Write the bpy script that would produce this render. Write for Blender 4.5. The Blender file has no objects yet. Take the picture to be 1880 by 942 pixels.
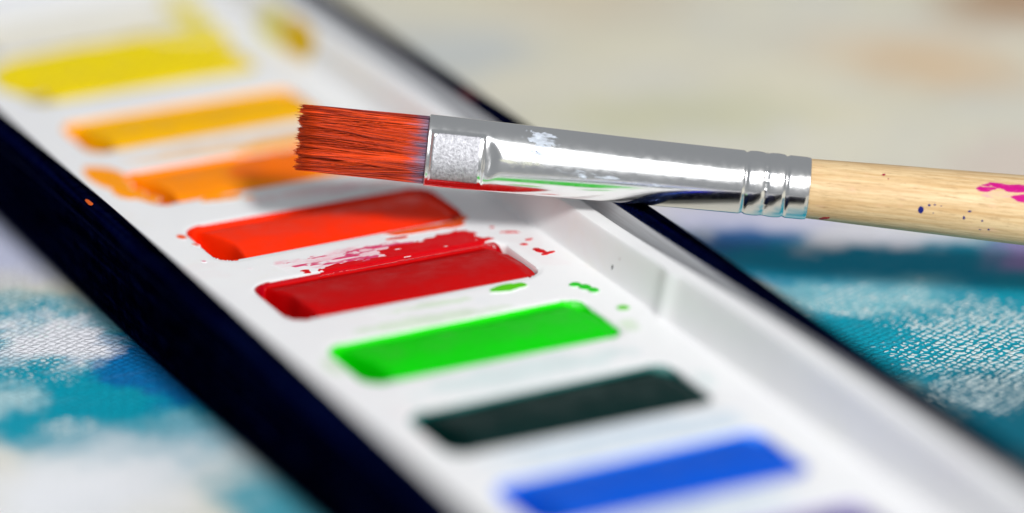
import bpy, math, numpy as np
from mathutils import Matrix, Vector

# ------------------------------------------------------------------ units
MM = 0.001                      # everything below is written in millimetres
Z0 = 8.0                        # tray plateau above the canvas
rng = np.random.default_rng(7)
sc = bpy.context.scene
COL = sc.collection

# ------------------------------------------------------------------ camera
cam_d = bpy.data.cameras.new('camera')
cam = bpy.data.objects.new('camera', cam_d); COL.objects.link(cam)
AZ, EL, FPX = 0.470435, 0.380416, 7706.9
CAM = np.array([-156.578, -356.723, 162.2505 + Z0])
F = np.array([math.sin(AZ)*math.cos(EL), math.cos(AZ)*math.cos(EL), -math.sin(EL)])
R = np.cross(F, [0, 0, 1]); R /= np.linalg.norm(R)
U = np.cross(R, F)
m = Matrix(((R[0], U[0], -F[0], CAM[0]*MM), (R[1], U[1], -F[1], CAM[1]*MM), (R[2], U[2], -F[2], CAM[2]*MM), (0, 0, 0, 1)))
cam.matrix_world = m
cam_d.sensor_width = 36.0
cam_d.lens = FPX/1880*36.0
cam_d.clip_start = 0.01; cam_d.clip_end = 20
cam_d.dof.use_dof = True
cam_d.dof.focus_distance = 0.4352
cam_d.dof.aperture_fstop = 5.9
sc.camera = cam

# ------------------------------------------------------------------ world, lamps, exposure
w = bpy.data.worlds.new('World'); sc.world = w; w.use_nodes = True
bg = w.node_tree.nodes['Background']
bg.inputs[0].default_value = (0.90, 0.95, 1.0, 1); bg.inputs[1].default_value = 0.29

def area(name, dirv, dist, size, power, col):
    l = bpy.data.lights.new(name, 'AREA'); l.shape = 'DISK'; l.size = size; l.energy = power; l.color = col
    o = bpy.data.objects.new(name, l); COL.objects.link(o)
    d = Vector(dirv).normalized(); c = Vector((0.015, 0.01, Z0*MM))
    o.location = c + d*dist
    o.rotation_euler = (-d).to_track_quat('-Z', 'Y').to_euler()
    return o
area('key_lamp', (-0.10, -1.42, 1.0), 1.5, 0.20, 23.5, (1.0, 0.985, 0.97))
area('window_softbox', (-0.39, -0.72, 0.60), 1.2, 0.60, 2.4, (0.95, 0.97, 1.0))
sc.view_settings.view_transform = 'Standard'; sc.view_settings.look = 'None'
sc.view_settings.exposure = 0.10; sc.view_settings.gamma = 1.0; sc.view_settings.use_curve_mapping = False
sc.render.engine = 'CYCLES'
sc.cycles.use_denoising = True
sc.cycles.max_bounces = 8

# ------------------------------------------------------------------ helpers
def lin(r, g, b, k=1.0):
    f = lambda c: (c/255/12.92 if c/255 <= 0.04045 else ((c/255+0.055)/1.055)**2.4)*k
    return (f(r), f(g), f(b), 1.0)

def sstep(a, b, x):
    t = np.clip((x-a)/(b-a), 0, 1); return t*t*(3-2*t)

def _hash(ix, iy, seed):
    n = (ix*374761393 + iy*668265263 + seed*1442695041) & 0xffffffff
    n = ((n ^ (n >> 13))*1274126177) & 0xffffffff
    return ((n ^ (n >> 16)) & 0xffff)/65535.0

def noise(x, y, seed=0, octv=1):
    x = np.asarray(x, float); y = np.asarray(y, float); t = 0; a = 1; tot = 0
    for o in range(octv):
        xs = x*2**o; ys = y*2**o
        ix = np.floor(xs).astype(np.int64); iy = np.floor(ys).astype(np.int64); fx = xs-ix; fy = ys-iy
        fx = fx*fx*(3-2*fx); fy = fy*fy*(3-2*fy); s = seed+o*17
        v = (_hash(ix, iy, s)*(1-fx)+_hash(ix+1, iy, s)*fx)*(1-fy)+(_hash(ix, iy+1, s)*(1-fx)+_hash(ix+1, iy+1, s)*fx)*fy
        t = t+a*v; tot += a; a *= 0.5
    return t/tot*2-1              # -1..1

def mesh_obj(name, verts, faces, mat, parent=None, smooth=True, label=None, kind=None):
    me = bpy.data.meshes.new(name)
    me.from_pydata([tuple(v) for v in (np.asarray(verts)*MM)], [], faces)
    if smooth: me.polygons.foreach_set('use_smooth', [True]*len(me.polygons))
    me.update()
    o = bpy.data.objects.new(name, me); COL.objects.link(o)
    if mat: me.materials.append(mat)
    if parent: o.parent = parent
    if label: o['label'] = label
    if kind: o['kind'] = kind
    return o

def grid_faces(ni, nj, wrap_j=False):
    f = []
    nj2 = nj if wrap_j else nj-1
    for i in range(ni-1):
        for j in range(nj2):
            a = i*nj+j; b = i*nj+(j+1) % nj
            f.append((a, b, b+nj, a+nj))
    return f

def patch(name, xs, ys, f, pos, mat, parent, label=None, edge=0.12, thick=0.06, film=None):
    """thin film of paint: the region f>0 of a grid, its outline cut smoothly through the cells; pos(x,y,h) lays it on a surface"""
    nx, ny = len(xs), len(ys)
    P = []; H = []; idx = {}; faces = []
    def vert(i, j):
        k = (i, j)
        if k not in idx:
            idx[k] = len(P); P.append((xs[i], ys[j])); H.append(f[i, j])
        return idx[k]
    def cut(a, b):
        k = (a, b) if a < b else (b, a)
        if k not in idx:
            fa, fb = f[k[0]], f[k[1]]; t = fa/(fa-fb)
            t = min(max(t, 0.02), 0.98)
            idx[k] = len(P); P.append((xs[k[0][0]]*(1-t)+xs[k[1][0]]*t, ys[k[0][1]]*(1-t)+ys[k[1][1]]*t)); H.append(0.0)
        return idx[k]
    pos_m = f > 0
    c = pos_m[:-1, :-1].astype(int)+pos_m[1:, :-1]+pos_m[1:, 1:]+pos_m[:-1, 1:]
    for i, j in zip(*np.nonzero(c)):
        i = int(i); j = int(j)
        q = [(i, j), (i+1, j), (i+1, j+1), (i, j+1)]
        poly = []
        for a, b in zip(q, q[1:]+q[:1]):
            ia, ib = f[a] > 0, f[b] > 0
            if ia: poly.append(vert(*a))
            if ia != ib: poly.append(cut(a, b))
        if len(poly) >= 3: faces.append(tuple(poly))
    if not faces: return None
    P = np.array(P); H = np.array(H)
    h = thick*np.sqrt(np.clip(H/edge, 0, 1))+0.004
    V = pos(P[:, 0], P[:, 1], h)
    o = mesh_obj(name, V, faces, mat, parent, True, label)
    at = o.data.attributes.new('depth', 'FLOAT', 'POINT'); at.data.foreach_set('value', np.ascontiguousarray(H, dtype=np.float32))
    if film:
        at = o.data.attributes.new('film', 'FLOAT', 'POINT'); at.data.foreach_set('value', np.ascontiguousarray(film(P[:, 0], P[:, 1]), dtype=np.float32))
    return o

# ---- node helpers
class NT:
    def __init__(s, name):
        s.m = bpy.data.materials.new(name); s.m.use_nodes = True; s.t = s.m.node_tree
        s.b = s.t.nodes['Principled BSDF']
    def n(s, typ, **kw):
        nd = s.t.nodes.new(typ)
        for k, v in kw.items():
            if k.startswith('_'): setattr(nd, k[1:], v)
        return nd
    def l(s, a, b): s.t.links.new(a, b)
    def coords(s, scale=1.0):
        tc = s.n('ShaderNodeTexCoord'); mp = s.n('ShaderNodeVectorMath', _operation='SCALE')
        s.l(tc.outputs['Object'], mp.inputs[0]); mp.inputs['Scale'].default_value = 1000.0*scale
        return mp.outputs[0]
    def stretch(s, vec, sx, sy, sz):
        v = s.n('ShaderNodeVectorMath', _operation='MULTIPLY'); s.l(vec, v.inputs[0]); v.inputs[1].default_value = (sx, sy, sz)
        return v.outputs[0]
    def noise(s, vec, scale, detail=2.0, rough=0.5, dist=0.0):
        nd = s.n('ShaderNodeTexNoise'); s.l(vec, nd.inputs['Vector'])
        nd.inputs['Scale'].default_value = scale; nd.inputs['Detail'].default_value = detail
        nd.inputs['Roughness'].default_value = rough; nd.inputs['Distortion'].default_value = dist
        return nd.outputs['Fac']
    def rng(s, v, a, b, c=0.0, d=1.0, smooth=True):
        nd = s.n('ShaderNodeMapRange'); nd.interpolation_type = 'SMOOTHSTEP' if smooth else 'LINEAR'
        s.l(v, nd.inputs[0]); nd.inputs[1].default_value = a; nd.inputs[2].default_value = b
        nd.inputs[3].default_value = c; nd.inputs[4].default_value = d
        return nd.outputs[0]
    def math(s, op, a, b=None):
        nd = s.n('ShaderNodeMath', _operation=op)
        for i, v in enumerate((a, b)):
            if v is None: continue
            if isinstance(v, (int, float)): nd.inputs[i].default_value = v
            else: s.l(v, nd.inputs[i])
        return nd.outputs[0]
    def mix(s, fac, a, b):
        nd = s.n('ShaderNodeMix'); nd.data_type = 'RGBA'
        for sock, v in ((nd.inputs[0], fac), (nd.inputs[6], a), (nd.inputs[7], b)):
            if isinstance(v, (int, float)): sock.default_value = v
            elif isinstance(v, tuple): sock.default_value = v
            else: s.l(v, sock)
        return nd.outputs[2]
    def bump(s, h, strength, dist):
        nd = s.n('ShaderNodeBump'); s.l(h, nd.inputs['Height']); nd.inputs['Strength'].default_value = strength
        nd.inputs['Distance'].default_value = dist*MM; s.l(nd.outputs[0], s.b.inputs['Normal'])
    def set(s, **kw):
        for k, v in kw.items():
            i = s.b.inputs[k.replace('_', ' ')]
            if isinstance(v, (int, float, tuple)): i.default_value = v
            else: s.l(v, i)
        return s

# ------------------------------------------------------------------ materials
def mat_paint(name, col, thin=None, rough=0.58, soft=None, under=(0.815, 0.815, 0.825, 1)):
    """gouache: matt to satin, a little uneven in tone; 'thin' is the tint of the film that dried on the rim of a well"""
    t = NT(name); v = t.coords()
    n1 = t.noise(v, 0.35, 4, 0.6); n2 = t.noise(v, 2.5, 3, 0.6)
    dark = tuple(c*0.92 for c in col[:3])+(1,)
    c = t.mix(t.rng(n1, 0.3, 0.7), dark, col)
    if thin:
        at = t.n('ShaderNodeAttribute'); at.attribute_name = 'film'
        c = t.mix(t.rng(t.math('ADD', at.outputs['Fac'], t.math('MULTIPLY', t.math('SUBTRACT', n2, 0.5), 0.5)), 0.25, 0.75), c, thin)
    rg = t.rng(n1, 0.3, 0.7, rough-0.22, rough+0.12)
    if soft:                                  # (width of the thinning edge in mm, strength of the pigment, streakiness): thin paint lets the ground show
        ad = t.n('ShaderNodeAttribute'); ad.attribute_name = 'depth'
        n4 = t.noise(t.stretch(v, 0.6, 2.0, 1.0), 1.3, 4, 0.7)
        e = t.rng(t.math('ADD', ad.outputs['Fac'], t.math('MULTIPLY', t.math('SUBTRACT', n4, 0.5), min(soft[0], 0.5)*0.9)), 0.0, soft[0])
        al = t.math('MULTIPLY', e, t.rng(n4, 0.30, 0.72, soft[1]*(1-soft[2]), soft[1]))
        al = t.rng(al, 0.0, 0.72, 0.0, 1.0, False)
        if under: c = t.mix(al, under, c)
        else: t.set(Alpha=al)
    t.set(Base_Color=c, Roughness=rg)
    t.b.inputs['Specular IOR Level'].default_value = 0.10
    t.bump(n2, 0.2, 0.04)
    return t.m

def mat_plastic():
    t = NT('white_tray_plastic'); v = t.coords()
    n1 = t.noise(v, 0.05, 3, 0.6); n2 = t.noise(v, 0.9, 4, 0.65)
    c = t.mix(t.rng(n1, 0.35, 0.65), (0.80, 0.80, 0.815, 1), (0.83, 0.835, 0.84, 1))
    c = t.mix(t.rng(n2, 0.62, 0.85, 0.0, 0.10), c, (0.55, 0.52, 0.50, 1))
    for sc_, off, tint in ((0.11, 0.0, (0.80, 0.62, 0.64, 1)), (0.09, 31.0, (0.78, 0.76, 0.58, 1)), (0.10, 77.0, (0.62, 0.72, 0.76, 1))):
        ad = t.n('ShaderNodeVectorMath', _operation='ADD'); t.l(v, ad.inputs[0]); ad.inputs[1].default_value = (off, off*0.7, 0)
        ns = t.noise(ad.outputs[0], sc_, 4, 0.6, 0.8)
        c = t.mix(t.rng(ns, 0.56, 0.72, 0.0, 0.15), c, tint)
    t.set(Base_Color=c, Roughness=t.rng(n2, 0.2, 0.8, 0.30, 0.48))
    t.b.inputs['Specular IOR Level'].default_value = 0.4
    t.b.inputs['Subsurface Weight'].default_value = 0.0
    t.bump(t.noise(v, 0.5, 2), 0.12, 0.1)
    return t.m

def mat_navy():
    t = NT('navy_enamel'); v = t.coords()
    n = t.noise(t.stretch(v, 1.6, 0.05, 1.6), 1.0, 4, 0.6); n2 = t.noise(v, 0.6, 4, 0.7)
    c = t.mix(t.rng(n, 0.35, 0.7), (0.006, 0.010, 0.036, 1), (0.022, 0.034, 0.10, 1))
    dust = t.noise(v, 2.2, 3, 0.75); scuff = t.noise(t.stretch(v, 2.5, 0.35, 2.5), 0.9, 5, 0.8)
    c = t.mix(t.rng(dust, 0.70, 0.76, 0, 0.5), c, (0.06, 0.07, 0.12, 1))
    c = t.mix(t.rng(scuff, 0.62, 0.74, 0, 0.35), c, (0.05, 0.065, 0.14, 1))
    t.set(Base_Color=c, Roughness=t.rng(n2, 0.3, 0.75, 0.20, 0.40))
    t.b.inputs['Metallic'].default_value = 1.0; t.b.inputs['Specular Tint'].default_value = (0.06, 0.09, 0.22, 1)
    t.bump(n, 0.25, 0.08)
    return t.m

def mat_lining():
    t = NT('grey_enamel_lining'); v = t.coords()
    n = t.noise(t.stretch(v, 3, 0.06, 3.0), 1.2, 4, 0.65)
    c = t.mix(t.rng(n, 0.3, 0.7), (0.66, 0.66, 0.67, 1), (0.80, 0.81, 0.84, 1))
    t.set(Base_Color=c, Roughness=0.35); t.b.inputs['Metallic'].default_value = 0.0
    t.bump(n, 0.2, 0.05)
    return t.m

def mat_canvas():
    t = NT('painted_canvas_weave'); v = t.coords()
    # brushed, uneven borders: the coordinates wander
    wob = t.n('ShaderNodeTexNoise'); t.l(v, wob.inputs['Vector']); wob.inputs['Scale'].default_value = 0.16
    wob.inputs['Detail'].default_value = 5; wob.inputs['Roughness'].default_value = 0.62
    s1 = t.n('ShaderNodeVectorMath', _operation='SUBTRACT'); t.l(wob.outputs['Color'], s1.inputs[0]); s1.inputs[1].default_value = (0.5, 0.5, 0.5)
    s2 = t.n('ShaderNodeVectorMath', _operation='SCALE'); t.l(s1.outputs[0], s2.inputs[0]); s2.inputs['Scale'].default_value = 15.0
    s3 = t.n('ShaderNodeVectorMath', _operation='ADD'); t.l(v, s3.inputs[0]); t.l(s2.outputs[0], s3.inputs[1])
    pv = s3.outputs[0]
    def blob(cx, cy, rx, ry, rot, soft=0.35):
        mp = t.n('ShaderNodeMapping'); mp.vector_type = 'TEXTURE'; t.l(pv, mp.inputs['Vector'])
        mp.inputs['Location'].default_value = (cx, cy, 0); mp.inputs['Rotation'].default_value = (0, 0, math.radians(rot))
        mp.inputs['Scale'].default_value = (rx, ry, 1e4)
        ln = t.n('ShaderNodeVectorMath', _operation='LENGTH'); t.l(mp.outputs[0], ln.inputs[0])
        return t.rng(ln.outputs['Value'], 1+soft, 1-soft)
    base_n = t.noise(v, 0.03, 4, 0.6)
    col = t.mix(t.rng(base_n, 0.3, 0.7), CANVAS_BASE[0], CANVAS_BASE[1])
    for cx, cy, rx, ry, rot, soft, c, a in CANVAS_BLOBS:
        mk = blob(cx, cy, rx, ry, rot, soft)
        col = t.mix(t.math('MULTIPLY', mk, a), col, c)
    # streaks of the brush
    st = t.noise(t.stretch(v, 0.25, 1.2, 1), 0.8, 4, 0.65)
    col = t.mix(t.rng(st, 0.45, 0.8, 0.0, 0.04), col, (0.55, 0.66, 0.72, 1))
    # weave
    mp = t.n('ShaderNodeMapping'); t.l(v, mp.inputs['Vector']); mp.inputs['Rotation'].default_value = (0, 0, math.radians(-21))
    jit = t.noise(v, 0.9, 3, 0.6)
    sp = t.n('ShaderNodeSeparateXYZ'); t.l(mp.outputs[0], sp.inputs[0])
    wu = t.math('MULTIPLY', t.math('ADD', sp.outputs[0], t.math('MULTIPLY', jit, 1.5)), math.pi/0.80)
    wv = t.math('MULTIPLY', t.math('ADD', sp.outputs[1], t.math('MULTIPLY', jit, -1.3)), math.pi/0.86)
    su = t.math('SINE', wu); sv = t.math('SINE', wv)
    au, av = t.math('ABSOLUTE', su), t.math('ABSOLUTE', sv)
    over = t.math('MULTIPLY', su, sv)                     # sign tells warp from weft
    warp = t.math('MULTIPLY', t.math('POWER', au, 1.1), t.math('POWER', av, 0.35))
    weft = t.math('MULTIPLY', t.math('POWER', au, 0.30), t.math('POWER', av, 1.1))
    sel = t.rng(over, -0.05, 0.05)
    h = t.math('ADD', t.math('MULTIPLY', warp, sel), t.math('MULTIPLY', t.math('MULTIPLY', weft, 1.08), t.math('SUBTRACT', 1.0, sel)))
    # dry white paint caught on the crowns of the threads
    dry = None
    for cx, cy, rx, ry, rot, soft, a in DRY_BLOBS:
        mk = t.math('MULTIPLY', blob(cx, cy, rx, ry, rot, soft), a)
        dry = mk if dry is None else t.math('MAXIMUM', dry, mk)
    n3 = t.noise(v, 0.6, 6, 0.78)
    thr = t.math('ADD', t.math('MULTIPLY', dry, 0.95), t.math('MULTIPLY', t.math('SUBTRACT', n3, 0.5), 2.2))
    f = t.math('ADD', thr, t.math('SUBTRACT', h, 1.12))
    dm = t.math('MULTIPLY', t.rng(f, 0.0, 0.16), t.rng(dry, 0.05, 0.3))
    col = t.mix(dm, col, (0.66, 0.76, 0.77, 1))
    t.set(Base_Color=col, Roughness=0.7)
    t.b.inputs['Specular IOR Level'].default_value = 0.12
    t.bump(h, 0.8, 0.16)
    return t.m

def mat_metal(name, rough0, rough1, base=(0.80, 0.80, 0.81, 1), grain=1.0):
    t = NT(name); v = t.coords()
    n = t.noise(t.stretch(v, 0.25, 5, 5), 1.0, 4, 0.65); n2 = t.noise(v, 1.1, 4, 0.7)
    sp = t.noise(v, 7.0, 2, 0.6)
    c = t.mix(t.rng(n2, 0.55, 0.8, 0, 0.14), base, (0.60, 0.62, 0.66, 1))
    c = t.mix(t.rng(sp, 0.68, 0.74, 0, 0.22), c, (0.35, 0.36, 0.38, 1))
    t.set(Base_Color=c, Roughness=t.rng(n2, 0.3, 0.75, rough0, rough1), Metallic=1.0)
    h = t.math('ADD', t.math('MULTIPLY', n, 0.6), t.math('MULTIPLY', sp, 0.4))
    t.bump(h, 0.22*grain, 0.05)
    return t.m

def mat_stamp():
    t = NT('stamped_rough_metal'); v = t.coords()
    n = t.noise(v, 3.2, 5, 0.7); n2 = t.noise(v, 0.8, 3, 0.6)
    c = t.mix(t.rng(n, 0.34, 0.66), (0.26, 0.26, 0.28, 1), (0.46, 0.46, 0.49, 1))
    c = t.mix(t.rng(n2, 0.4, 0.7, 0, 0.6), c, (0.42, 0.42, 0.45, 1))
    t.set(Base_Color=c, Roughness=0.50, Metallic=0.85)
    t.bump(n, 0.7, 0.09)
    return t.m

def mat_wood():
    t = NT('bare_wood'); v = t.coords()
    g = t.noise(t.stretch(v, 0.05, 1.7, 1.7), 1.6, 5, 0.62, 0.4)
    g2 = t.noise(t.stretch(v, 0.5, 7, 7), 1.0, 5, 0.72)
    blot = t.noise(t.stretch(v, 0.6, 1.2, 1.2), 0.55, 5, 0.7)
    c = t.mix(t.rng(g, 0.30, 0.70), lin(198, 162, 114, 1.0), lin(222, 196, 152, 1.0))
    c = t.mix(t.rng(g2, 0.48, 0.72, 0, 0.7), c, lin(150, 116, 78))
    c = t.mix(t.rng(blot, 0.55, 0.75, 0, 0.40), c, lin(226, 178, 150))
    t.set(Base_Color=c, Roughness=t.rng(g2, 0.3, 0.7, 0.42, 0.6))
    t.b.inputs['Specular IOR Level'].default_value = 0.35
    t.bump(t.math('ADD', g2, g), 0.35, 0.05)
    return t.m

def mat_bristle():
    t = NT('paint_loaded_bristles'); v = t.coords()
    at = t.n('ShaderNodeAttribute'); at.attribute_name = 'hair'
    at2 = t.n('ShaderNodeAttribute'); at2.attribute_name = 'along'
    n = t.noise(t.stretch(v, 0.6, 3, 3), 1.0, 3, 0.6)
    red = t.mix(at.outputs['Fac'], lin(116, 9, 2), lin(252, 86, 24))
    bare = t.mix(at.outputs['Fac'], lin(44, 34, 62), lin(150, 140, 168))
    edge = t.math('ADD', at2.outputs['Fac'], t.math('MULTIPLY', t.math('SUBTRACT', n, 0.5), 0.30))
    c = t.mix(t.rng(edge, 0.74, 0.95), red, bare)
    dk = t.math('GREATER_THAN', at.outputs['Fac'], 0.93)
    c = t.mix(t.math('MULTIPLY', dk, 0.8), c, lin(92, 16, 8))
    t.set(Base_Color=c, Roughness=0.24)
    t.b.inputs['Specular IOR Level'].default_value = 0.38
    return t.m

WHITE_PL = mat_plastic(); NAVY = mat_navy(); LINING = mat_lining()
FERRULE = mat_metal('polished_ferrule_metal', 0.14, 0.22, (0.90, 0.89, 0.88, 1), 0.16)
STAMP = mat_stamp(); WOOD = mat_wood(); BRISTLE = mat_bristle()

# ------------------------------------------------------------------ the surface: painted canvas
CANVAS_BASE = (lin(226, 220, 196), lin(216, 214, 204))
T_DEEP = lin(0, 140, 172); T_TEAL = lin(0, 150, 174); BLUE = lin(0, 100, 168); PALE = lin(222, 222, 232); LILAC = lin(168, 140, 200)
CANVAS_BLOBS = [   # cx, cy, rx, ry, rotation, softness, colour, strength
    # right of the box
    (76, -16, 26, 24, -25, 0.25, T_TEAL, 1.0),
    (60, 14, 8, 9, -30, 0.4, BLUE, 0.95),
    (69, 3, 18, 7, -28, 0.35, T_DEEP, 1.0),
    (65, -4, 9, 5, -20, 0.6, lin(140, 200, 210), 0.7),
    (62, -40, 10, 15, 0, 0.4, lin(0, 100, 122), 1.0),
    (65, 23, 13, 5, -28, 0.5, lin(205, 205, 228), 0.9),
    (76, 10, 10, 4.2, -28, 0.45, PALE, 0.9),
    (89, -3, 6, 5, -28, 0.5, LILAC, 0.9),
    # left of the box
    (-18, 12, 16, 26, 10, 0.25, T_TEAL, 1.0),
    (-10, 12, 5, 12, 12, 0.4, BLUE, 0.9),
    (-11, 52, 8, 12, 0, 0.4, lin(200, 204, 228), 1.0),
    (-17, 24, 6.5, 6.0, 0, 0.45, lin(232, 232, 238), 0.95),
    (-28, -13, 15, 10.5, 12, 0.75, lin(232, 234, 238), 1.0),
    (-28, 12, 4, 4, 0, 0.6, lin(200, 225, 228), 0.7),
    (-10, -28, 7, 12, 5, 0.4, T_TEAL, 0.9),
    # far away, pale washes
    (112, 58, 13, 8, -60, 0.9, lin(222, 184, 138), 0.65),
    (138, 74, 14, 10, 20, 0.6, lin(170, 128, 92), 0.8),
    (60, 88, 12, 9, -20, 0.6, lin(180, 192, 204), 0.5),
    (74, 55, 16, 8, -28, 0.6, lin(208, 206, 172), 0.7),
    (88, 100, 12, 12, 0, 0.7, lin(214, 198, 172), 0.6),
    (105, 20, 12, 10, 0, 0.6, lin(212, 196, 186), 0.7),
]
DRY_BLOBS = [
    (64, -5, 8, 5, -20, 0.5, 0.42), (71, -22, 10, 13, -10, 0.5, 0.60), (62, -31, 5, 6, 0, 0.5, 0.5),
    (-18, 31, 8, 8, 0, 0.7, 0.34), (-21, 18, 7, 5, 0, 0.7, 0.26), (-24, 2, 4, 3, 0, 0.6, 0.35),
]
CANVAS = mat_canvas()
def canvas_z(x, y):
    away = sstep(0, 14, np.maximum(np.maximum(-12-x, x-41), np.maximum(-104-y, y-124)))
    bump = 0.55*noise(x/23+3.3, y/23+1.7, 5, 2)+0.16*noise(x/7, y/7, 6, 1)
    return away*(bump-0.15)-0.03
def lines(a, b, step, fine=()):
    s = set(np.round(np.arange(a, b+1e-6, step), 3))
    for c, d, st in fine: s |= set(np.round(np.arange(c, d+1e-6, st), 3))
    return np.array(sorted(s))
cx = lines(-420, 560, 20, [(-60, 160, 2.0)]); cy = lines(-420, 560, 20, [(-80, 150, 2.0)])
GX, GY = np.meshgrid(cx, cy, indexing='ij')
V = np.stack([GX, GY, canvas_z(GX, GY)], -1).reshape(-1, 3)
cv = mesh_obj('painted_canvas', V, [tuple(reversed(q)) for q in grid_faces(len(cx), len(cy))], CANVAS)
cv['kind'] = 'structure'; cv['label'] = 'woven canvas with teal, blue and white paint under the palette'

# ------------------------------------------------------------------ the palette
def empty(name, loc, label, cat):
    o = bpy.data.objects.new(name, None); COL.objects.link(o); o.location = Vector(loc)*MM
    o.empty_display_size = 0.01; o['label'] = label; o['category'] = cat
    return o
pal = empty('paint_palette', (0, 0, 0), 'open watercolour palette, navy box with white tray of paint cakes on the canvas', 'palette')

BX0, BX1, BY0, BY1 = -9.3, 38.0, -101.0, 121.0      # inner faces of the box
def sweep(profile, r0, nseg=10):
    """closed sweep of (outward offset, z) round the rounded rectangle of the box"""
    rows = []
    for (o, z) in profile:
        ring = []
        r = max(r0+o, 0.05)
        for (cx_, cy_, a0) in ((BX1-r0, BY1-r0, 0), (BX0+r0, BY1-r0, 90), (BX0+r0, BY0+r0, 180), (BX1-r0, BY0+r0, 270)):
            for k in range(nseg+1):
                a = math.radians(a0+90*k/nseg); ring.append((cx_+r*math.cos(a), cy_+r*math.sin(a), z))
        # long straight sides get extra points
        rows.append(ring)
    n = len(rows[0]); V = np.array(rows).reshape(-1, 3)
    return V, grid_faces(len(rows), n, True), n

LIP = [(0.00, 4.9), (0.06, 5.2), (0.22, 5.42), (0.50, 5.57), (0.9, 5.63), (1.4, 5.64), (1.9, 5.58), (2.3, 5.40), (2.58, 5.08), (2.70, 4.65), (2.66, 4.1), (2.5, 3.6), (2.25, 3.2)]
OUT = LIP+[(2.18, 3.0), (2.10, 2.6), (1.9, 1.2), (1.55, -1.2), (1.2, -3.6), (0.85, -6.2), (0.70, -7.0), (0.45, -7.55), (0.0, -7.88), (-0.6, -7.96)]
V, Fc, n = sweep([(o, z+Z0) for o, z in OUT], 4.0)
last = len(V)-n
Fc = Fc+[tuple(range(last, last+n))]
box = mesh_obj('box', V, [tuple(reversed(q)) for q in Fc[:-1]]+[Fc[-1]], NAVY, pal, True, 'glossy navy blue outer box with rolled lip')
V, Fc, n = sweep([(0.005, 4.95+Z0), (0.0, 4.6+Z0), (-0.05, 0+Z0), (-0.15, -6.6+Z0), (-0.6, -7.1+Z0)], 4.0)
last = len(V)-n
mesh_obj('lining', V, Fc+[tuple(range(last, last+n))], LINING, box, True, 'pale grey inside wall of the box')

# --- tray
WX0, WX1, WR, WD = -0.4, 28.3, 2.3, 4.6
PITCH, WW = 18.0, 10.8
KS = list(range(-5, 6))
def well_y(k): return -0.9+PITCH*k-(0.5 if k <= -2 else 0.0)
def well_sd(x, y, k):
    cxm, hy = (WX0+WX1)/2, WW/2
    qx = np.abs(x-cxm)-(WX1-WX0)/2+WR; qy = np.abs(y-(well_y(k)+hy))-hy+WR
    return np.hypot(np.maximum(qx, 0), np.maximum(qy, 0))+np.minimum(np.maximum(qx, qy), 0)-WR
def near_k(y): return np.clip(np.round((y-well_y(0)-WW/2)/PITCH), KS[0], KS[-1]).astype(int)
def sd_any(x, y):
    k = near_k(y)
    cxm, hy = (WX0+WX1)/2, WW/2
    qx = np.abs(x-cxm)-(WX1-WX0)/2+WR; qy = np.abs(y-(-0.9+PITCH*k-np.where(k <= -2, 0.5, 0.0)+hy))-hy+WR
    return np.hypot(np.maximum(qx, 0), np.maximum(qy, 0))+np.minimum(np.maximum(qx, qy), 0)-WR
RIMH = 4.15
def tray_z(x, y):
    """height of the moulded tray over its plateau"""
    sd = sd_any(x, y)
    z = -WD*sstep(0.0, 1.0, np.clip(-sd/0.75, 0, 1))-0.10*sstep(0.55, 0.0, np.abs(sd))*(sd > 0)
    # inner wall of the rim, all the way round
    rib = 0.36*np.exp(-((y+16.2)/1.5)**2)
    d = np.maximum(np.maximum(x-(33.55-rib), -8.35-x), np.maximum(y-117.0, -97.0-y))
    up = sstep(0, 1, np.clip((d+0.35)/1.45, 0, 1))
    z = z*(1-up)+(RIMH+1.35*sstep(2, -42, y)*(x > 20))*up          # the tray sits a little proud of the box towards its near end
    do = np.maximum(np.maximum(x-36.75, -9.05-x), np.maximum(y-120.3, -100.3-y))     # outer edge of the rim rolls down
    z = z-0.35*sstep(-0.6, 0.0, do)-5.5*sstep(0.0, 0.28, do)
    return z
tx = lines(-9.2, 37.05, 0.35, [(-9.2, -8.2, 0.1), (-0.4, 3.2, 0.12), (24.8, 28.4, 0.12), (32.3, 34.7, 0.08), (36.0, 37.05, 0.06)])
fy = []
for k in KS:
    a = well_y(k); fy += [(a-0.4, a+2.8, 0.14), (a+WW-2.8, a+WW+0.4, 0.14)]
fy += [(-17.6, -14.8, 0.1), (-100.6, -95.8, 0.12), (116.6, 120.6, 0.12)]
ty = lines(-100.6, 120.6, 0.5, fy)
GX, GY = np.meshgrid(tx, ty, indexing='ij')
V = np.stack([GX, GY, tray_z(GX, GY)+Z0], -1).reshape(-1, 3)
tray = mesh_obj('tray', V, [tuple(reversed(q)) for q in grid_faces(len(tx), len(ty))], WHITE_PL, pal, True, 'glossy white plastic tray with recessed wells and raised rim')

# --- paint cakes, one in each well
CAKES = {   # k: (colour name, colour, tint of the thin film)
    5: ('chalk white', lin(226, 222, 210), lin(228, 224, 206)),
    4: ('lemon yellow', lin(240, 212, 0), lin(226, 210, 0)),
    3: ('golden yellow', lin(244, 180, 0), lin(232, 160, 0)),
    2: ('bright orange', lin(255, 142, 0), lin(244, 128, 4)),
    1: ('vermilion', lin(250, 46, 0), lin(212, 40, 6)),
    0: ('crimson red', lin(184, 0, 2), lin(164, 0, 18)),
    -1: ('bright green', lin(0, 200, 0), lin(30, 200, 6)),
    -2: ('very dark green', lin(0, 34, 32), lin(0, 104, 98)),
    -3: ('cobalt blue', lin(0, 84, 206), lin(30, 130, 232)),
    -4: ('dark violet', lin(52, 30, 120), lin(110, 90, 180)),
    -5: ('dark brown', lin(60, 34, 20), lin(120, 84, 60)),
}
PM = {}; CAKE_POS = {}
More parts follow.
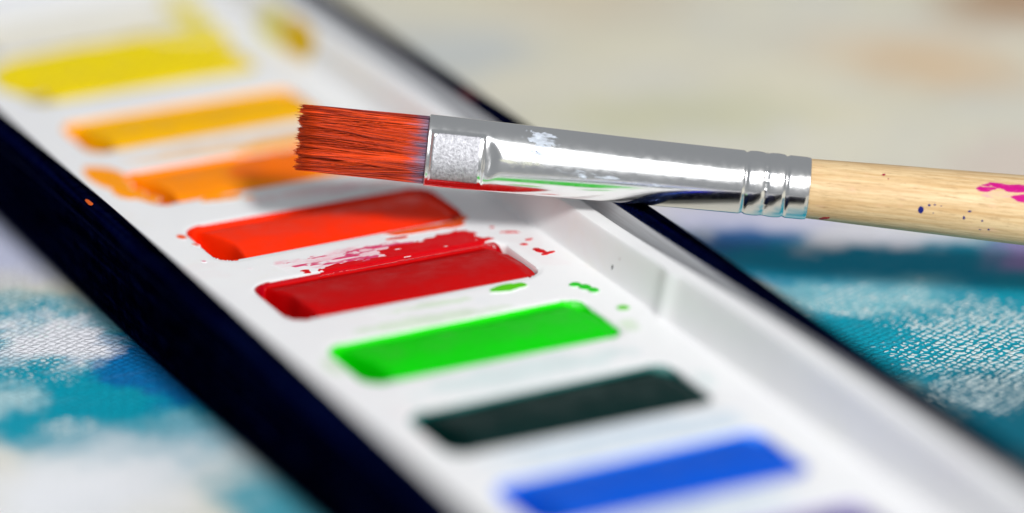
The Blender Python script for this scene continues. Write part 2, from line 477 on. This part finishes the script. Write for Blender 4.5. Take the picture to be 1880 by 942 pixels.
for k in KS:
    nm, col, thin = CAKES[k]
    mt = mat_paint('paint_'+nm.replace(' ', '_'), col, thin); PM[k] = mt
    xs = lines(-0.9, 28.9, 0.3, [(-0.9, 4.6, 0.1), (26.0, 28.9, 0.12)])
    ys = lines(well_y(k)-0.9, well_y(k)+WW+0.9, 0.2, [(well_y(k)-0.9, well_y(k)+2.0, 0.12), (well_y(k)+WW-2, well_y(k)+WW+0.9, 0.12)])
    X, Y = np.meshgrid(xs, ys, indexing='ij')
    inset = {1: 0.0, 0: 0.3}.get(k, 0.15)          # most cakes leave the white end wall bare at the right
    f = -well_sd(X+inset*sstep(23, 28, X), Y, k)+0.03+(0.14 if k == 0 else 0.08)*sstep(0.8, 0.95, (Y-well_y(k))/WW)+0.05*noise(X/1.3, Y/1.3, 40+k, 3)+0.03*noise(X/0.4, Y/0.4, 60+k, 1)
    def cake_h(x, y, k=k):
        ycc = np.clip((y-well_y(k))/WW, 0, 1)
        top = -0.42+0.62*np.sin(math.pi*ycc**0.75)+0.13*noise(x/6, y/5, 80+k, 2)+0.018*noise(x/5+y*0.15, y/0.8, 90+k, 2)-0.25*sstep(0.75, 1.0, ycc)-0.7*sstep(26.2, 28.0, x)
        xe = 2.7-1.7*ycc**2+0.2*noise(y/3, 0*y+k, 5)
        return top-3.7*(1-sstep(xe-0.55, xe+0.3, x))       # the cake has shrunk away from the left end of its well
    def cake_pos(x, y, h, k=k, cake_h=cake_h):
        z = np.maximum(cake_h(x, y), tray_z(x, y)+0.02)+h
        return np.stack([x, y, z+Z0], -1)
    def film_at(x, y, k=k, cake_h=cake_h): return sstep(-0.15, 0.25, tray_z(x, y)+0.02-cake_h(x, y))
    CAKE_POS[k] = cake_pos
    patch('paint_cake', xs, ys, f, cake_pos, mt, tray, nm+' paint cake in its well', edge=0.3, thick=0.05, film=film_at)

# --- spilled and smeared paint on the tray
def lay_tray(x, y, h): return np.stack([x, y, np.maximum(tray_z(x, y), -0.25)+h+Z0], -1)
def blobf(X, Y, items, nz, seed, ns=0.8, stretch=1.0):
    """union of ellipses (cx,cy,rx,ry,rot) with a ragged edge, in mm"""
    f = np.full(X.shape, -9.0)
    for cx_, cy_, rx, ry, rot in items:
        a = math.radians(rot); dx, dy = X-cx_, Y-cy_
        u = (dx*math.cos(a)+dy*math.sin(a))/rx; v = (-dx*math.sin(a)+dy*math.cos(a))/ry
        f = np.maximum(f, (1-np.hypot(u, v))*min(rx, ry))
    return f+nz*noise(X/ns/stretch, Y/ns, seed, 3)
def spill(name, items, mat, label, nz=0.15, seed=1, ns=0.8, step=0.1, stretch=1.0, thick=0.05, lay=lay_tray, parent=None, holes=0.0, clipw=None):
    m_ = 1.2+nz*2
    x0 = min(i[0]-max(i[2], i[3]) for i in items)-m_; x1 = max(i[0]+max(i[2], i[3]) for i in items)+m_
    y0 = min(i[1]-max(i[2], i[3]) for i in items)-m_; y1 = max(i[1]+max(i[2], i[3]) for i in items)+m_
    xs = np.arange(x0, x1, step); ys = np.arange(y0, y1, step)
    X, Y = np.meshgrid(xs, ys, indexing='ij')
    f = blobf(X, Y, items, nz, seed, ns, stretch)
    if holes: f = np.minimum(f, 0.30*(noise(X/1.6, Y/0.45, seed+5, 3)+holes))
    if clipw is not None: f = np.minimum(f, sd_any(X, Y)+clipw)
    if name == 'paint_wash': f = np.minimum(f, sd_any(X, Y)-0.02)       # thin washes stay on the plateau
    return patch(name, xs, ys, f, lay, mat, parent or tray, label, 0.12, thick)

M_PINKW = mat_paint('faint_pink_wash', lin(236, 188, 198), soft=(0.9, 0.8, 0.6))
M_PBLUE = mat_paint('faint_blue_wash', lin(204, 218, 230), soft=(1.2, 0.8, 0.5))
M_PTEAL = mat_paint('faint_teal_wash', lin(210, 224, 224), soft=(1.2, 0.8, 0.5))
spill('paint_wash', [(14, -40.8, 13.5, 3.6, 0), (24, -41.5, 5.0, 3.0, 0)], M_PBLUE, None, 0.9, 101, 2.2, thick=0.008, step=0.2)
spill('paint_wash', [(14, -22.6, 14.0, 3.0, 0), (28.6, -32, 2.0, 3.4, 0)], M_PTEAL, None, 0.9, 102, 2.2, thick=0.008, step=0.2)
spill('paint_wash', [(14, -58.6, 14.0, 3.0, 0)], M_PBLUE, None, 0.9, 103, 2.2, thick=0.008, step=0.2)
M_RDROP = mat_paint('crimson_drop', lin(196, 2, 14), rough=0.36)
M_CRIM = mat_paint('crimson_smear', lin(206, 0, 12), soft=(0.02, 1.0, 0.0))
M_PINK = mat_paint('pink_wash', lin(232, 160, 178), soft=(0.3, 0.9, 0.4))
M_ROSE = mat_paint('rose_wash', lin(214, 62, 110), soft=(0.15, 0.95, 0.4))
M_OR = mat_paint('orange_smear', lin(255, 156, 0), soft=(0.25, 1.0, 0.1))
M_ORB = mat_paint('burnt_orange_smear', lin(240, 84, 6), soft=(0.25, 0.95, 0.35))
M_PEACH = mat_paint('peach_wash', lin(238, 208, 176), soft=(0.7, 1.0, 0.2))
M_BLUSH = mat_paint('blush_wash', lin(234, 214, 214), soft=(0.8, 0.9, 0.4))
M_GREEN = mat_paint('green_drop', lin(10, 192, 6), rough=0.36, soft=(0.08, 1, 0))
M_OLIVE = mat_paint('olive_green_drop', lin(86, 196, 4), soft=(0.15, 0.95, 0.15))
M_PGREEN = mat_paint('pale_green_wash', lin(212, 226, 206), soft=(0.6, 0.85, 0.4))
M_YEL = mat_paint('yellow_smear', lin(222, 180, 0), soft=(0.15, 1, 0.05))
M_PYEL = mat_paint('pale_yellow_wash', lin(224, 214, 120), soft=(1.0, 1.0, 0.15))
M_YSM = mat_paint('yellow_wash', lin(230, 212, 60), soft=(0.9, 1.0, 0.1))
M_BROWN = mat_paint('brown_speck', lin(168, 130, 110), soft=(0.1, 0.7, 0.5))
M_BLACK = mat_paint('black_speck', lin(30, 28, 34))
M_VDARK = mat_paint('red_brown_stain', lin(110, 40, 36), soft=(0.4, 0.8, 0.4), under=(0.004, 0.006, 0.02, 1))

spill('paint_wash', [(13, 12.8, 10.0, 2.2, -4)], M_PINKW, None, 0.9, 11, 1.6, thick=0.01)
spill('paint_smear', [(21.0, 10.9, 6.2, 2.5, -2), (13.5, 10.2, 6.5, 1.3, -1), (23.5, 12.8, 3.6, 1.2, 4)], M_CRIM, 'streaky crimson smear along back edge of crimson cake', clipw=0.28, nz=1.0, seed=12, ns=0.8, stretch=2.0, holes=0.62, thick=0.03, step=0.07)
spill('paint_smear', [(11.0, 12.4, 5.2, 1.5, -8), (15.6, 13.4, 4.0, 1.1, -4), (7.0, 13.4, 2.2, 0.8, -10)], M_ROSE, 'broken rose pink smear between vermilion and crimson cakes', 0.8, 13, 0.6, stretch=1.6, holes=0.25, thick=0.02, step=0.07)
spill('paint_smear', [(22.6, 16.2, 5.2, 1.2, -5), (26.4, 16.6, 1.6, 1.2, 20)], M_ORB, 'burnt orange smear over front edge of vermilion cake', 0.5, 14, 1.0, stretch=2.0, thick=0.05)
spill('paint_smear', [(25.8, 17.8, 2.6, 0.7, 8), (19.0, 15.0, 1.8, 0.35, -6)], mat_paint('deep_red_smear', lin(176, 14, 12), soft=(0.2, 0.95, 0.2), under=lin(230, 70, 10)), 'deep red streak at front right corner of vermilion cake', 0.35, 15, 0.8, stretch=2.0, thick=0.06)
for i, (x, y, a, b, r) in enumerate([(30.6, 5.2, 0.85, 0.42, -60), (30.0, 7.4, 0.42, 0.26, -40), (31.2, 4.1, 0.75, 0.30, 10), (30.3, 11.2, 1.0, 0.22, -30), (31.1, 8.4, 0.5, 0.2, 0), (29.2, 13.3, 0.3, 0.2, 0)]):
    spill('paint_drop', [(x, y, a, b, r)], M_RDROP, 'small crimson splash', 0.16, 20+i, 0.35, step=0.05, thick=0.10)
spill('paint_drop', [(23.0, -2.7, 2.2, 0.95, 3)], M_OLIVE, 'olive green drop below the crimson cake', 0.2, 30, 0.8, step=0.07, thick=0.12)
spill('paint_drop', [(29.5, -5.0, 0.7, 0.6, 0), (30.1, -6.1, 0.7, 0.8, 0), (30.5, -7.2, 0.6, 0.7, 0)], M_GREEN, 'bean shaped bright green drop', 0.04, 31, 0.6, step=0.06, thick=0.14)
spill('paint_drop', [(31.0, -12.6, 0.8, 0.7, 0)], M_OLIVE, 'faint round green drop', 0.12, 32, 0.5, step=0.07)
spill('paint_wash', [(29.2, -17.0, 1.6, 2.0, 0), (-1.0, -13.0, 1.5, 3.4, 0), (12, -6.6, 10, 1.5, -3), (14, -3.2, 6, 1.0, 0)], M_PGREEN, None, 0.5, 33, 1.2, thick=0.01)
spill('paint_drop', [(-1.2, 25.6, 0.55, 0.85, 10)], M_ORB, 'orange drop at left of vermilion cake', 0.08, 34, 0.5, step=0.06)
spill('paint_drop', [(-0.7, 22.9, 0.35, 0.7, 20)], M_ORB, 'thin orange drop at left of vermilion cake', 0.08, 35, 0.5, step=0.06)
spill('paint_drop', [(-1.8, 18.2, 0.35, 0.5, 0)], M_PINK, 'pale pink drop', 0.06, 36, 0.5, step=0.06)
spill('paint_smear', [(-1.6, 45.5, 2.2, 4.4, 6), (-1.2, 40.4, 1.8, 2.4, 10), (0.0, 38.0, 1.2, 1.2, 0)], M_OR, 'orange smear at left end of orange cake', 0.45, 37, 1.6)
spill('paint_smear', [(7.4, 34.2, 2.8, 0.9, -8), (9.6, 33.0, 1.2, 0.5, -10)], M_OR, 'orange smear in front of orange cake', 0.35, 38, 1.0)
spill('paint_smear', [(16.5, 40.0, 6.5, 4.2, 0), (23.5, 41.5, 5.5, 4.6, 0)], mat_paint('deep_orange_patch', lin(255, 116, 0), soft=(0.8, 0.95, 0.3), under=lin(255, 138, 0)), 'deeper orange patch on right half of orange cake', 0.5, 52, 1.6, thick=0.05, lay=lambda x, y, h: CAKE_POS[2](x, y, h+0.02))  # thin patch of deeper orange over the right half of the orange cake
spill('paint_wash', [(14, 48.8, 11.5, 2.2, -2), (23.5, 47.6, 5.5, 3.0, 0)], M_PEACH, None, 0.7, 39, 2.0, thick=0.01)
spill('paint_smear', [(20.5, 47.2, 7.5, 1.8, 6), (25.5, 48.6, 3.0, 1.8, 0)], mat_paint('light_orange_smear', lin(244, 178, 84), soft=(0.6, 1.0, 0.2)), 'light orange smear behind orange cake', 0.5, 41, 1.5, thick=0.015)
spill('paint_wash', [(17.5, 31.6, 8.5, 1.9, -4), (25, 30.5, 4, 2.2, 0)], M_BLUSH, None, 0.9, 42, 1.6, thick=0.01)
spill('paint_smear', [(20.0, 31.0, 4.0, 0.9, -6)], M_PINK, 'pink smear behind vermilion cake', 0.6, 43, 1.3, stretch=2, holes=0.5, thick=0.015)
spill('paint_smear', [(26.0, 88.5, 4.6, 4.0, 0), (28.2, 94.5, 2.6, 8.0, -8)], M_YSM, 'pale yellow smear behind lemon yellow cake', 0.7, 44, 2.0, step=0.2)
spill('paint_smear', [(0.5, 79.5, 2.6, 6.0, 0), (5.5, 83.6, 5.6, 4.6, -2), (13.0, 84.0, 9.0, 4.8, 0), (20.0, 84.4, 8.5, 5.0, 0), (25.0, 84.6, 4.4, 5.2, 0)], mat_paint('greenish_yellow_smear', lin(236, 210, 0), soft=(0.5, 1, 0.0)), 'greenish yellow smear behind lemon yellow cake', 0.5, 49, 2.0, step=0.2, thick=0.02)
spill('paint_smear', [(33.9, 73.6, 0.75, 5.2, 0)], M_YEL, 'yellow dab on the rim wall', 0.25, 45, 1.2, step=0.08)
spill('paint_wash', [(33.6, 80.5, 1.4, 6.0, 0)], M_PYEL, None, 0.4, 46, 1.5, step=0.1, thick=0.01)
spill('paint_drop', [(34.0, -6.2, 0.07, 0.35, 0)], M_BROWN, 'brown speck on the rim wall', 0.05, 47, 0.3, step=0.02, thick=0.02)
spill('paint_drop', [(33.72, -5.2, 0.06, 0.16, 0)], M_BLACK, 'black speck on the rim wall', 0.03, 48, 0.2, step=0.015, thick=0.02)

# --- paint on the lip of the box
lo = np.array([p[0] for p in LIP]); lz = np.array([p[1] for p in LIP])
spill('paint_drop', [(-11.25, 26.0, 0.22, 1.0, 0)], mat_paint('orange_drip', lin(214, 92, 30)), 'orange drip on navy lip', 0.06, 50, 0.5, step=0.05, parent=box,
      lay=lambda x, y, h: np.stack([x, y, np.interp(BX0-x, lo, lz)+h+Z0], -1))
spill('paint_smear', [(38.6, 38.0, 0.55, 2.8, 0)], M_VDARK, 'red brown stain on navy lip', 0.15, 51, 0.8, step=0.07, parent=box, thick=0.03,
      lay=lambda x, y, h: np.stack([x, y, np.interp(x-BX1, lo, lz)+h+Z0], -1))

# ------------------------------------------------------------------ the brush
def at_px(px, py, depth):
    d = F+R*(px-940)/FPX-U*(py-471)/FPX
    return CAM+d*depth
ZB = 435.2
pm_ = at_px(785, 275.5, ZB); pe_ = at_px(1880, 386, ZB)        # mouth of the ferrule; handle where it leaves the frame
ex = (pe_-pm_)/np.linalg.norm(pe_-pm_)
ez = -F-ex*np.dot(-F, ex); ez /= np.linalg.norm(ez); ey = np.cross(ez, ex)
brush = empty('paint_brush', (0, 0, 0), 'flat paint brush with red bristles, silver ferrule and wooden handle resting across the palette', 'paint brush')
brush.matrix_world = Matrix(((ex[0], ey[0], ez[0], pm_[0]*MM), (ex[1], ey[1], ez[1], pm_[1]*MM), (ex[2], ey[2], ez[2], pm_[2]*MM), (0, 0, 0, 1)))

FS = np.array([0, 6, 12.2, 21, 30, 39.6]); FA = np.array([3.74, 3.66, 3.57, 3.43, 3.34, 3.26]); FB = np.array([1.75, 2.05, 2.45, 3.0, 3.30, 3.26])
def spl(s, xs, ys):                        # smooth interpolation
    return np.interp(s, xs, ys)
def f_ab(s):
    k = np.linspace(-2, 2, 9)
    a = np.mean([np.interp(np.clip(s+d, 0, 39.6), FS, FA) for d in k], 0); b = np.mean([np.interp(np.clip(s+d, 0, 39.6), FS, FB) for d in k], 0)
    def g(c, wd): return np.exp(-((s-c)/wd)**2)
    d = -0.15*g(33.0, 0.20)-0.13*g(37.2, 0.19)-0.09*g(35.1, 0.26)+0.06*g(34.1, 0.7)+0.06*g(36.2, 0.6)-0.05*sstep(39.2, 39.6, s)
    return a+d, b+d
SQ = (0.55, 5.75, -3.0, 1.85)              # the stamped square, s0 s1 w0 w1
def f_disp(s, w):
    """pressed square near the mouth, with the hollow behind it"""
    s0, s1, w0, w1 = SQ
    q = np.maximum(np.maximum(s0-s, s-s1), np.maximum(w0-w, w-w1)*1.0)
    plate = sstep(0.28, -0.05, q)
    hollow = np.exp(-((s-6.6-0.12*(w+0.5)**2*-1)/0.62)**2-((w+0.5)/1.7)**2)
    return 0.26*plate-0.30*hollow*(s > 5.5)*sstep(5.6, 6.1, s)
def front_n(s, w):
    a, b = f_ab(s)
    t = np.clip(np.abs(w)/a, 0, 0.9999)
    return b*(1-t**2.3)**(1/2.3)+f_disp(s, w)*sstep(0.98, 0.80, t)
NS, NA = 620, 200
ss = np.linspace(0, 39.6, NS); th = np.linspace(0, 2*math.pi, NA, endpoint=False)
S, TH = np.meshgrid(ss, th, indexing='ij')
a, b = f_ab(S); p = 2.3
c_, s_ = np.cos(TH), np.sin(TH)
Wc = a*np.sign(c_)*np.abs(c_)**(2/p); Nc = b*np.sign(s_)*np.abs(s_)**(2/p)
Nc = np.where(s_ > 0, Nc+f_disp(S, Wc)*sstep(0.98, 0.80, np.abs(Wc)/a), Nc)
bead = 0.045*np.exp(-((S-35.1)/0.20)**2)*np.maximum(0, np.sin(TH*26))**2
Wc = Wc*(1+bead/3); Nc = Nc*(1+bead/3)
V = np.stack([S, Wc, Nc], -1)
# fold the ends inward so that the sheet has thickness
def ring_in(row, ds, k): return np.stack([row[:, 0]+ds, row[:, 1]*k, row[:, 2]*k], -1)
V = np.concatenate([ring_in(V[0], 2.0, 0.93)[None], ring_in(V[0], 0.1, 0.945)[None], ring_in(V[0], -0.08, 0.975)[None], V, ring_in(V[-1], 0.05, 0.985)[None], ring_in(V[-1], -1.0, 0.97)[None]], 0)
ferrule = mesh_obj('ferrule', V.reshape(-1, 3), grid_faces(V.shape[0], NA, True), FERRULE, brush, True, 'shiny silver metal ferrule with crimped rings')
def lay_f(s, w_, h): return np.stack([s, w_, front_n(s, w_)+h], -1)
xs = np.arange(0.3, 6.3, 0.06); ys = np.arange(-3.4, 2.2, 0.06)
X, Y = np.meshgrid(xs, ys, indexing='ij')
qf = -np.maximum(np.maximum(SQ[0]-X, X-SQ[1]+0.35), np.maximum(SQ[2]-Y, Y-SQ[3]))+0.0
qf = np.minimum(qf, 0.9*((X-0.2)+(1.9-Y)*0.9-0.9))
patch('stamped_plate', xs, ys, qf+0.05*noise(X/0.5, Y/0.5, 3, 2), lay_f, STAMP, ferrule, 'rough grey square stamped into the ferrule', 0.1, 0.02)
def fspill(items, mat, label, nz, seed, ns=0.5, holes=0.0, stretch=1.0, name='paint_smear', thick=0.02):
    return spill(name, items, mat, label, nz, seed, ns, 0.06, stretch, thick, lay_f, ferrule, holes)
M_CHIP = mat_paint('pale_blue_white_chip', lin(206, 214, 226), soft=(0.12, 0.75, 0.5), under=None)
M_CREAM = mat_paint('cream_film', lin(218, 219, 198), soft=(0.4, 0.7, 0.5), under=None)
fspill([(12.0, 2.25, 1.9, 0.75, -6), (11.6, 1.1, 1.0, 0.8, 30)], M_CHIP, 'pale bluish white dried chip on ferrule', 0.45, 70, 0.5, holes=0.32, name='paint_chip')
fspill([(9.0, 0.2, 1.9, 1.2, -5), (11.4, -0.6, 2.0, 0.7, -8)], M_CREAM, 'thin cream film on ferrule', 0.6, 71, 0.8, holes=0.25, stretch=1.6, thick=0.008)
fspill([(11.5, 0.75, 0.5, 0.10, -35)], mat_paint('blue_mark', lin(40, 70, 150), soft=(0.05, 0.9, 0.3), under=None), 'small blue mark on ferrule', 0.05, 72, 0.3)
fspill([(16.5, -0.9, 4.0, 0.25, -3), (20, -1.3, 4.0, 0.2, -2)], M_CHIP, 'pale scratch marks on ferrule', 0.25, 73, 0.4, holes=0.1, stretch=4, thick=0.006)

# --- handle
HS = np.array([38.4, 39.7, 45, 52, 62, 72, 84, 100, 125, 150, 168, 174, 177, 178.2]); HR = np.array([3.08, 3.10, 3.24, 3.40, 3.62, 3.72, 3.70, 3.45, 2.85, 2.35, 2.2, 2.1, 1.6, 0.2])
def h_r(s): return np.mean([np.interp(np.clip(s+d, 38.4, 178.2), HS, HR) for d in np.linspace(-1.2, 1.2, 7)], 0)
ss = np.concatenate([np.linspace(38.4, 172, 200), np.linspace(172.5, 178.2, 14)])
NA = 72; th = np.linspace(0, 2*math.pi, NA, endpoint=False)
S, TH = np.meshgrid(ss, th, indexing='ij')
rr = h_r(S)
V = np.stack([S, rr*np.cos(TH), rr*np.sin(TH)], -1).reshape(-1, 3)
handle = mesh_obj('handle', V, grid_faces(len(ss), NA, True)+[tuple(range((len(ss)-1)*NA, len(ss)*NA))], WOOD, brush, True, 'bare wooden handle spotted with paint')
def lay_h(s, w_, h):
    r_ = h_r(s); return np.stack([s, w_, np.sqrt(np.maximum(r_**2-w_**2, 0.01))+h], -1)
def hspill(items, mat, label, nz, seed, ns=0.5, holes=0.0, stretch=1.0, name='paint_spot'):
    return spill(name, items, mat, label, nz, seed, ns, 0.05, stretch, 0.02, lay_h, handle, holes)
M_MAG = mat_paint('magenta_stain', lin(188, 20, 122), soft=(0.15, 0.95, 0.3), under=lin(210, 184, 144)); M_MAGP = mat_paint('pale_magenta_stain', lin(224, 116, 176), soft=(0.3, 0.6, 0.6), under=lin(210, 184, 144))
M_NB = mat_paint('navy_spot', lin(30, 36, 110)); M_RS = mat_paint('wine_red_spot', lin(150, 20, 60))
hspill([(60.0, 2.1, 3.2, 0.5, -3), (62.0, 1.1, 2.0, 0.55, 2), (58.0, 1.75, 1.6, 0.35, 12)], M_MAG, 'bright magenta stain on handle', 0.3, 81, 0.6, stretch=2.5, name='paint_smear')
hspill([(58.6, 1.1, 2.6, 0.5, 2)], M_MAGP, 'pale magenta wash on handle', 0.45, 82, 0.6, holes=0.3, stretch=2.5, name='paint_smear')
for i, (x, y, a_, b_, mt) in enumerate([(51.2, -1.1, 0.30, 0.38, M_NB), (52.0, -0.55, 0.14, 0.12, M_NB), (52.6, -0.45, 0.22, 0.08, M_NB), (53.2, -0.5, 0.16, 0.07, M_NB), (52.5, -1.3, 0.08, 0.1, M_NB),
        (56.2, -0.75, 0.22, 0.12, M_NB), (55.7, -1.5, 0.12, 0.2, M_NB), (57.6, -1.6, 0.10, 0.08, M_NB), (58.4, -2.4, 0.12, 0.09, M_NB), (57.5, -2.5, 0.16, 0.07, M_NB),
        (47.1, 2.15, 0.20, 0.10, M_RS), (47.6, 1.75, 0.10, 0.10, M_RS), (41.5, -2.95, 0.5, 0.14, mat_paint('red_spot', lin(190, 40, 40))), (57.0, 1.9, 0.08, 0.06, M_RS)]):
    hspill([(x, y, a_, b_, 10)], mt, None, 0.06, 90+i, 0.25)

# --- bristles
NH, NSEG = 5200, 10
BL = 13.0
verts = []; faces = []; hairv = []; alongv = []
ncl = 40
clw = np.sort(rng.uniform(-1, 1, ncl)); cln = rng.uniform(-1, 1, ncl); cll = rng.uniform(-0.35, 0.45, ncl); cshade = rng.uniform(0, 1, ncl); cang = rng.normal(0, 0.65, ncl)
for i in range(NH):
    while True:
        u, v = rng.uniform(-1, 1, 2)
        if u*u+v*v < 1: break
    front = v > 0.1
    w0 = 3.50*u; n0 = 1.52*v
    ci = int(np.argmin((clw-u)**2+0.25*(cln-v)**2+0.02*rng.uniform(0, 1, ncl)))
    wt = np.clip(3.50*(0.62*clw[ci]+0.38*u)+0.8*cang[ci], -3.22, 3.22)+rng.normal(0, 0.06); nt = 0.8*(0.7*cln[ci]+0.3*v)+rng.normal(0, 0.05)
    L = BL+cll[ci]*0.45+rng.normal(0, 0.27)-0.5*(rng.random() < 0.12)*rng.random()*3
    if rng.random() < 0.07: wt = min(max(wt+rng.normal(0, 0.8), -3.4), 3.4); nt += abs(rng.normal(0, 0.35))
    ph, am = rng.uniform(0, 6.28), rng.uniform(0.0, 0.035)
    r0 = rng.uniform(0.022, 0.037); sh = np.clip(0.55*cshade[ci]+0.55*rng.random()-0.04, 0, 0.92)
    if rng.random() < 0.07: sh = 1.0
    base = len(verts)
    for j in range(NSEG+1):
        t = j/NSEG; s = 1.2-t*(L+1.2); e = t*t*(3-2*t)
        wv_ = w0*(1-e)+wt*e+am*math.sin(ph+t*5)*t+0.02*math.sin(t*math.pi)*w0; nv = n0*(1-e)+nt*e+am*math.cos(ph+t*4)*t*0.7
        r_ = r0*(1.0+0.25*t)*(1-0.55*max(0, t-0.82)/0.18)
        for q in range(4):
            aa = q*math.pi/2; verts.append((s, wv_+r_*math.cos(aa), nv+r_*math.sin(aa))); hairv.append(sh); alongv.append(1-t)
    for j in range(NSEG):
        for q in range(4):
            a0 = base+j*4+q; a1 = base+j*4+(q+1) % 4; faces.append((a0, a1, a1+4, a0+4))
    faces.append(tuple(base+NSEG*4+q for q in range(4)))
br = mesh_obj('bristles', verts, faces, BRISTLE, brush, True, 'stiff orange red paint loaded bristles, bluish at the ferrule', 'stuff')
for nm, arr in (('hair', hairv), ('along', alongv)):
    at = br.data.attributes.new(nm, 'FLOAT', 'POINT'); at.data.foreach_set('value', np.array(arr, dtype=np.float32))
